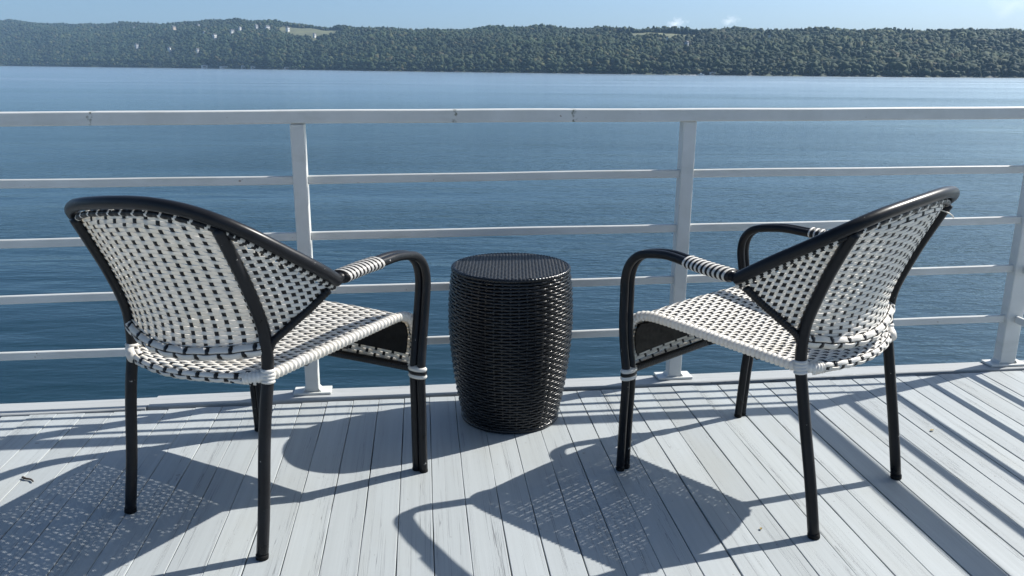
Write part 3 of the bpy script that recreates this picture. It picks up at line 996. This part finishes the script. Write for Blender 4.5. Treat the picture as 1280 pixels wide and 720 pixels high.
    # seat side rails wound in white
    for s in (-1, 1):
        m_ = MB(); pth = catmull([(x, s * y, z) for x, y, z in SIDE_RAIL], 6)
        wrap_tube(m_, pth, .0100, .0132, .0048, 12)
        B(m_, 'side_rail', M['white'])
    # rear seat rail, wound in white chain of strands
    def band(mb, path, r, nu, nv, a0, a1):
        P = resample(path, .006); T, NN = frames(P, (0, 0, 1)); n = len(P) - 1
        def fn(u, v):
            t = u * n; i = min(n - 1, int(t)); f_ = t - i
            p = P[i].lerp(P[i + 1], f_); tt = T[i].lerp(T[i + 1], f_).normalized()
            nz = Vector((0, 0, 1)); nz = (nz - tt * nz.dot(tt)).normalized(); bx = tt.cross(nz)
            a = a0 + (a1 - a0) * v
            return p + (nz * math.cos(a) + bx * math.sin(a)) * r
        weave(mb, fn, nu, nv, .0125, .95, .0018, 0, 1, 4, thick=.0026)
    rear = catmull([(-.207, -.221, .440), (-.238, -.15, .4345), (-.255, -.07, .4315), (-.260, 0, .4305), (-.255, .07, .4315), (-.238, .15, .4345), (-.207, .221, .440)], 6)
    m_ = MB(); tube(m_, rear, .008, 10); B(m_, 'rear_rail', tube_mat)
    m_ = MB(); band(m_, rear, .0115, 18, 4, R(40), R(-215)); B(m_, 'rear_winding', WB)
    # front crossbar
    m_ = MB(); bar = [Vector((.284, y, .314)) for y in np.linspace(-.292, .292, 60)]
    wrap_tube(m_, bar, .0105, .0075, .0016, 10); B(m_, 'front_crossbar', M['black'])
    # two bearers under the seat
    m_ = MB()
    for x in (.06, -.09): tube(m_, catmull([(x, -.245, .440), (x, -.1, .432), (x, .1, .432), (x, .245, .440)], 5), .0085, 8)
    B(m_, 'seat_bearer', tube_mat)
    # back panel between the rear legs
    def back_fn(u, v):
        uu = 2 * u - 1; k = 1 - uu * uu
        zb = .509 - .022 * k; zt = .800 + .033 * k
        z = zb + (zt - zb) * v
        x = leg_xs(z) - (.052 * (1 - v) + .034 * v) * k + .006 * (1 - k)
        return Vector((x, uu * .226, z))
    m_ = MB(); weave(m_, back_fn, 14, 33, .0112, .965, .0009, 0, 1, 4, thick=.0008, flip=True)
    B(m_, 'back_panel', WB)
    # bottom rail of the back, wound
    brl = catmull([(-.203, -.222, .508), (-.229, -.15, .494), (-.248, -.07, .485), (-.254, 0, .4825), (-.248, .07, .485), (-.229, .15, .494), (-.203, .222, .508)], 6)
    m_ = MB(); tube(m_, brl, .009, 10); lr = B(m_, 'back_rail', tube_mat)
    m_ = MB(); band(m_, brl, .0155, 15, 4, R(50), R(-220)); B(m_, 'back_rail_winding', WB, lr)
    # wings between rear leg, hoop and arm
    for s in (-1, 1):
        Fp = Vector((-.085, s * .330, .633)); vF = .42
        def wing_fn(u, v, s=s):
            z = .515 + .285 * v
            Lp = Vector((leg_xs(z) + .004, s * (REAR_Y - .004), z))
            zF = .515 + .285 * vF
            L0 = Vector((leg_xs(zF) + .004, s * (REAR_Y - .004), zF))
            q = Lp + (Fp - L0) * u
            q.y += s * .016 * math.sin(math.pi * min(1, u)) * (1 - abs(v - .45))
            return q
        def mask(u, v):
            lo = vF * u; hi = 1 - (1 - vF) * u
            return lo - .01 <= v <= hi - .02
        m_ = MB(); weave(m_, wing_fn, 10, 32, .0104, .98, .0008, 0, 1, 5, mask=mask, thick=.0008, flip=(s > 0))
        B(m_, 'side_panel', WB)
        er = catmull([(-.095, s * .330, .634), (-.128, s * .302, .596), (-.165, s * .268, .556), (-.190, s * .241, .525), (-.198, s * .233, .505)], 7)
        m_ = MB(); wrap_tube(m_, er, .0088, .0085, .0014, 10); B(m_, 'side_panel_edge', M['black'])
    if loose:
        m_ = MB(); tube(m_, catmull([(-.312, -.205, .792), (-.324, -.210, .788), (-.334, -.216, .781), (-.338, -.219, .774)], 5), .0016, 6); B(m_, 'loose_strand', M['white'])
    # warp everything a little: real chairs are never perfectly true
    if disp:
        g = warp_fn(disp)
        for o in made:
            for v in o.data.vertices:
                z0 = v.co.z
                q = g(v.co)
                if z0 < .02: q.z = z0
                v.co = q
    return root

KP = {'FF': (.282, .310, 0), 'FW': (.272, .3135, .306), 'AB': (.255, .297, .657), 'AJ': (-.083, .336, .660), 'RF': (-.279, .229, 0), 'RW': (-.205, .229, .440), 'RH': (-.316, .229, .812)}
OBS_L = {'FF-': (.283, -.310, 0), 'FF+': (.262, .300, 0), 'FW-': (.272, -.317, .311), 'AB-': (.258, -.304, .654), 'AJ-': (-.083, -.333, .668), 'RF-': (-.272, -.231, 0), 'RF+': (-.280, .231, 0),
         'RW-': (-.206, -.226, .445), 'RW+': (-.216, .234, .434), 'RH-': (-.314, -.222, .817), 'RH+': (-.327, .235, .802)}
OBS_R = {'FF+': (.285, .310, 0), 'FF-': (.276, -.293, 0), 'FW+': (.272, .320, .303), 'AB+': (.245, .287, .657), 'AB-': (.253, -.289, .656), 'AJ+': (-.077, .338, .661), 'RF+': (-.280, .231, 0), 'RF-': (-.277, -.245, 0),
         'RW+': (-.199, .233, .437), 'RH+': (-.298, .237, .794), 'RH-': (-.318, -.230, .816)}
def disp_of(obs):
    out = []
    for k, v in obs.items():
        b = KP[k[:2]]; s = 1 if k[2] == '+' else -1
        a = Vector((b[0], s * b[1], b[2]))
        out.append((a, Vector(v) - a))
    return out
make_chair('armchair', (-.6727, 2.1161, 0), 1.0801, 'black and white woven armchair left of the black stool, facing right', disp_of(OBS_L), M['tube_grey'], 5)
make_chair('armchair', (.7543, 2.2398, 0), 2.3045, 'black and white woven armchair right of the black stool, facing left', disp_of(OBS_R), M['tube'], 9, True)

# ------------------------------------------------------------------ wicker stool
st = empty('wicker_stool', (-.004, 2.637, 0))
st.scale = (.995, .995, 1.012)
tag(st, 'black wicker barrel stool standing between the two woven armchairs', 'stool')
SP = [(.160, .006), (.170, .05), (.180, .10), (.191, .17), (.200, .25), (.2045, .32), (.2045, .385), (.201, .44), (.196, .485), (.1915, .508)]
sz = [z for r, z in SP]; sr = [r for r, z in SP]
def s_r(z): return float(np.interp(z, sz, sr))
core = MB()
nn = 48
cv, cf = [], []
for (r, z) in SP:
    for k in range(nn):
        a = 2 * math.pi * k / nn; cv.append(((r - .006) * math.cos(a), (r - .006) * math.sin(a), z))
for i in range(len(SP) - 1):
    for k in range(nn): cf.append((i * nn + k, i * nn + (k + 1) % nn, (i + 1) * nn + (k + 1) % nn, (i + 1) * nn + k))
cv += [(0, 0, .508), (0, 0, .006)]
for k in range(nn):
    cf.append(((len(SP) - 1) * nn + k, (len(SP) - 1) * nn + (k + 1) % nn, len(cv) - 2)); cf.append(((k + 1) % nn, k, len(cv) - 1))
core.add(cv, cf); core.build('frame', M['cap'], st)
NS, NR = 48, 51
body = MB()
def ringstrip(mb, z, hw, phase, amp):
    seg = NS * 4; vv, ff = [], []
    for k in range(seg):
        a = 2 * math.pi * k / seg
        o = amp * math.cos(a * NS / 2 + phase)
        c, s = math.cos(a), math.sin(a)
        jz = .0007 * math.sin(a * 7 + z * 90)
        for (dr, dz) in ((-.0008, -hw), (.0016, -hw * .5), (.0016, hw * .5), (-.0008, hw), (-.0026, 0)):
            r = s_r(z + dz) + o + dr
            vv.append((r * c, r * s, z + dz + jz))
    for k in range(seg):
        b = (k + 1) % seg
        for q in range(5): ff.append((k * 5 + q, b * 5 + q, b * 5 + (q + 1) % 5, k * 5 + (q + 1) % 5))
    mb.add(vv, ff)
for j in range(NR):
    z = .010 + (.506 - .010) * (j + .5) / NR
    ringstrip(body, z, .0046, math.pi * (j % 2), .0017)
for i in range(NS // 1):
    a = 2 * math.pi * i / NS
    pts = []
    for j in range(NR * 2 + 1):
        z = .010 + (.506 - .010) * j / (NR * 2)
        o = -.0013 * math.cos(math.pi * i) * math.cos(math.pi * (j / 2 - .5)) - .0003
        r = s_r(z) + o
        pts.append((r, z))
    vv, ff = [], []
    for (r, z) in pts:
        for w in (-.0026, 0, .0026):
            vv.append((r * math.cos(a) - w * math.sin(a), r * math.sin(a) + w * math.cos(a), z))
    for j in range(len(pts) - 1):
        for q in range(2): ff.append((j * 3 + q, j * 3 + q + 1, (j + 1) * 3 + q + 1, (j + 1) * 3 + q))
    body.add(vv, ff)
body.build('woven_side', M['stool'], st)
top = MB()
RT = .186
def top_fn(u, v): return Vector(((u - .5) * 2 * RT, (v - .5) * 2 * RT, .5165))
weave(top, top_fn, 34, 42, .0082, .94, .0019, 0, 0, 3, mask=lambda u, v: (u - .5) ** 2 + (v - .5) ** 2 < .25, thick=.0013)
top.build('woven_top', M['stool_top'], st)
disc = MB()
dv_ = [(0, 0, .513)] + [(RT * math.cos(a), RT * math.sin(a), .513) for a in np.linspace(0, 2 * math.pi, 65)[:-1]]
disc.add(dv_, [(0, 1 + k, 1 + (k + 1) % 64) for k in range(64)])
disc.build('top_disc', M['cap'], st)
rim = MB()
pts = [Vector((.1885 * math.cos(a), .1885 * math.sin(a), .5115)) for a in np.linspace(0, 2 * math.pi, 300)]
wrap_tube(rim, pts, .0062, .012, .0016, 10)
rim.build('top_rim', M['stool'], st)
br = MB()
pts = [Vector((.160 * math.cos(a), .160 * math.sin(a), .008)) for a in np.linspace(0, 2 * math.pi, 200)]
wrap_tube(br, pts, .0060, .013, .001, 8)
br.build('base_ring', M['stool'], st)

# ------------------------------------------------------------------ small things
def ground_pt(px, py):
    d = ray(px, py); t = -CAM_H / d.z
    return Vector((d.x * t, d.y * t, 0))
g = ground_pt(36, 601)
tw = MB()
tube(tw, catmull([(-.028, .004, .004), (-.012, .001, .0045), (.004, .003, .004), (.022, -.004, .0045)], 5), .0034, 7, rfun=lambda i: .0036 - .0001 * i)
two = tw.build('twig', M['twig']); two.location = g; two.rotation_euler = (0, 0, -.35)
tag(two, 'short dark twig lying on the sunlit boards behind the left chair', 'twig')

def leaf_bit(px, py, rz, size, label):
    g = ground_pt(px, py); m_ = MB(); n = 7; vs, fs = [], []
    for zoff in (0, -.0006):
        for i in range(n):
            t = i / (n - 1); w = size * .32 * math.sin(math.pi * (.06 + .9 * t))
            for k in (-1, 0, 1): vs.append(((t - .5) * size, k * w, .0025 + abs(k) * size * .12 + .10 * size * math.sin(t * 3.1) + zoff))
    for q in (0, 1):
        for i in range(n - 1):
            for k in range(2):
                a = q * n * 3 + i * 3 + k; f = (a, a + 3, a + 4, a + 1); fs.append(f if q == 0 else f[::-1])
    m_.add(vs, fs); o = m_.build('dry_leaf', M['leaf']); o.location = g; o.rotation_euler = (0, 0, rz)
    tag(o, label, 'leaf')
M['leaf'] = mat_plain('dry_leaf_yellow', (.23, .17, .05), .7, .3, 150)
leaf_bit(1165, 539, .4, .016, 'tiny dry yellow leaf among the railing shadows at the right')
leaf_bit(951, 662, 1.2, .011, 'tiny dry yellow leaf bit on a sunlit board left of the right chair')
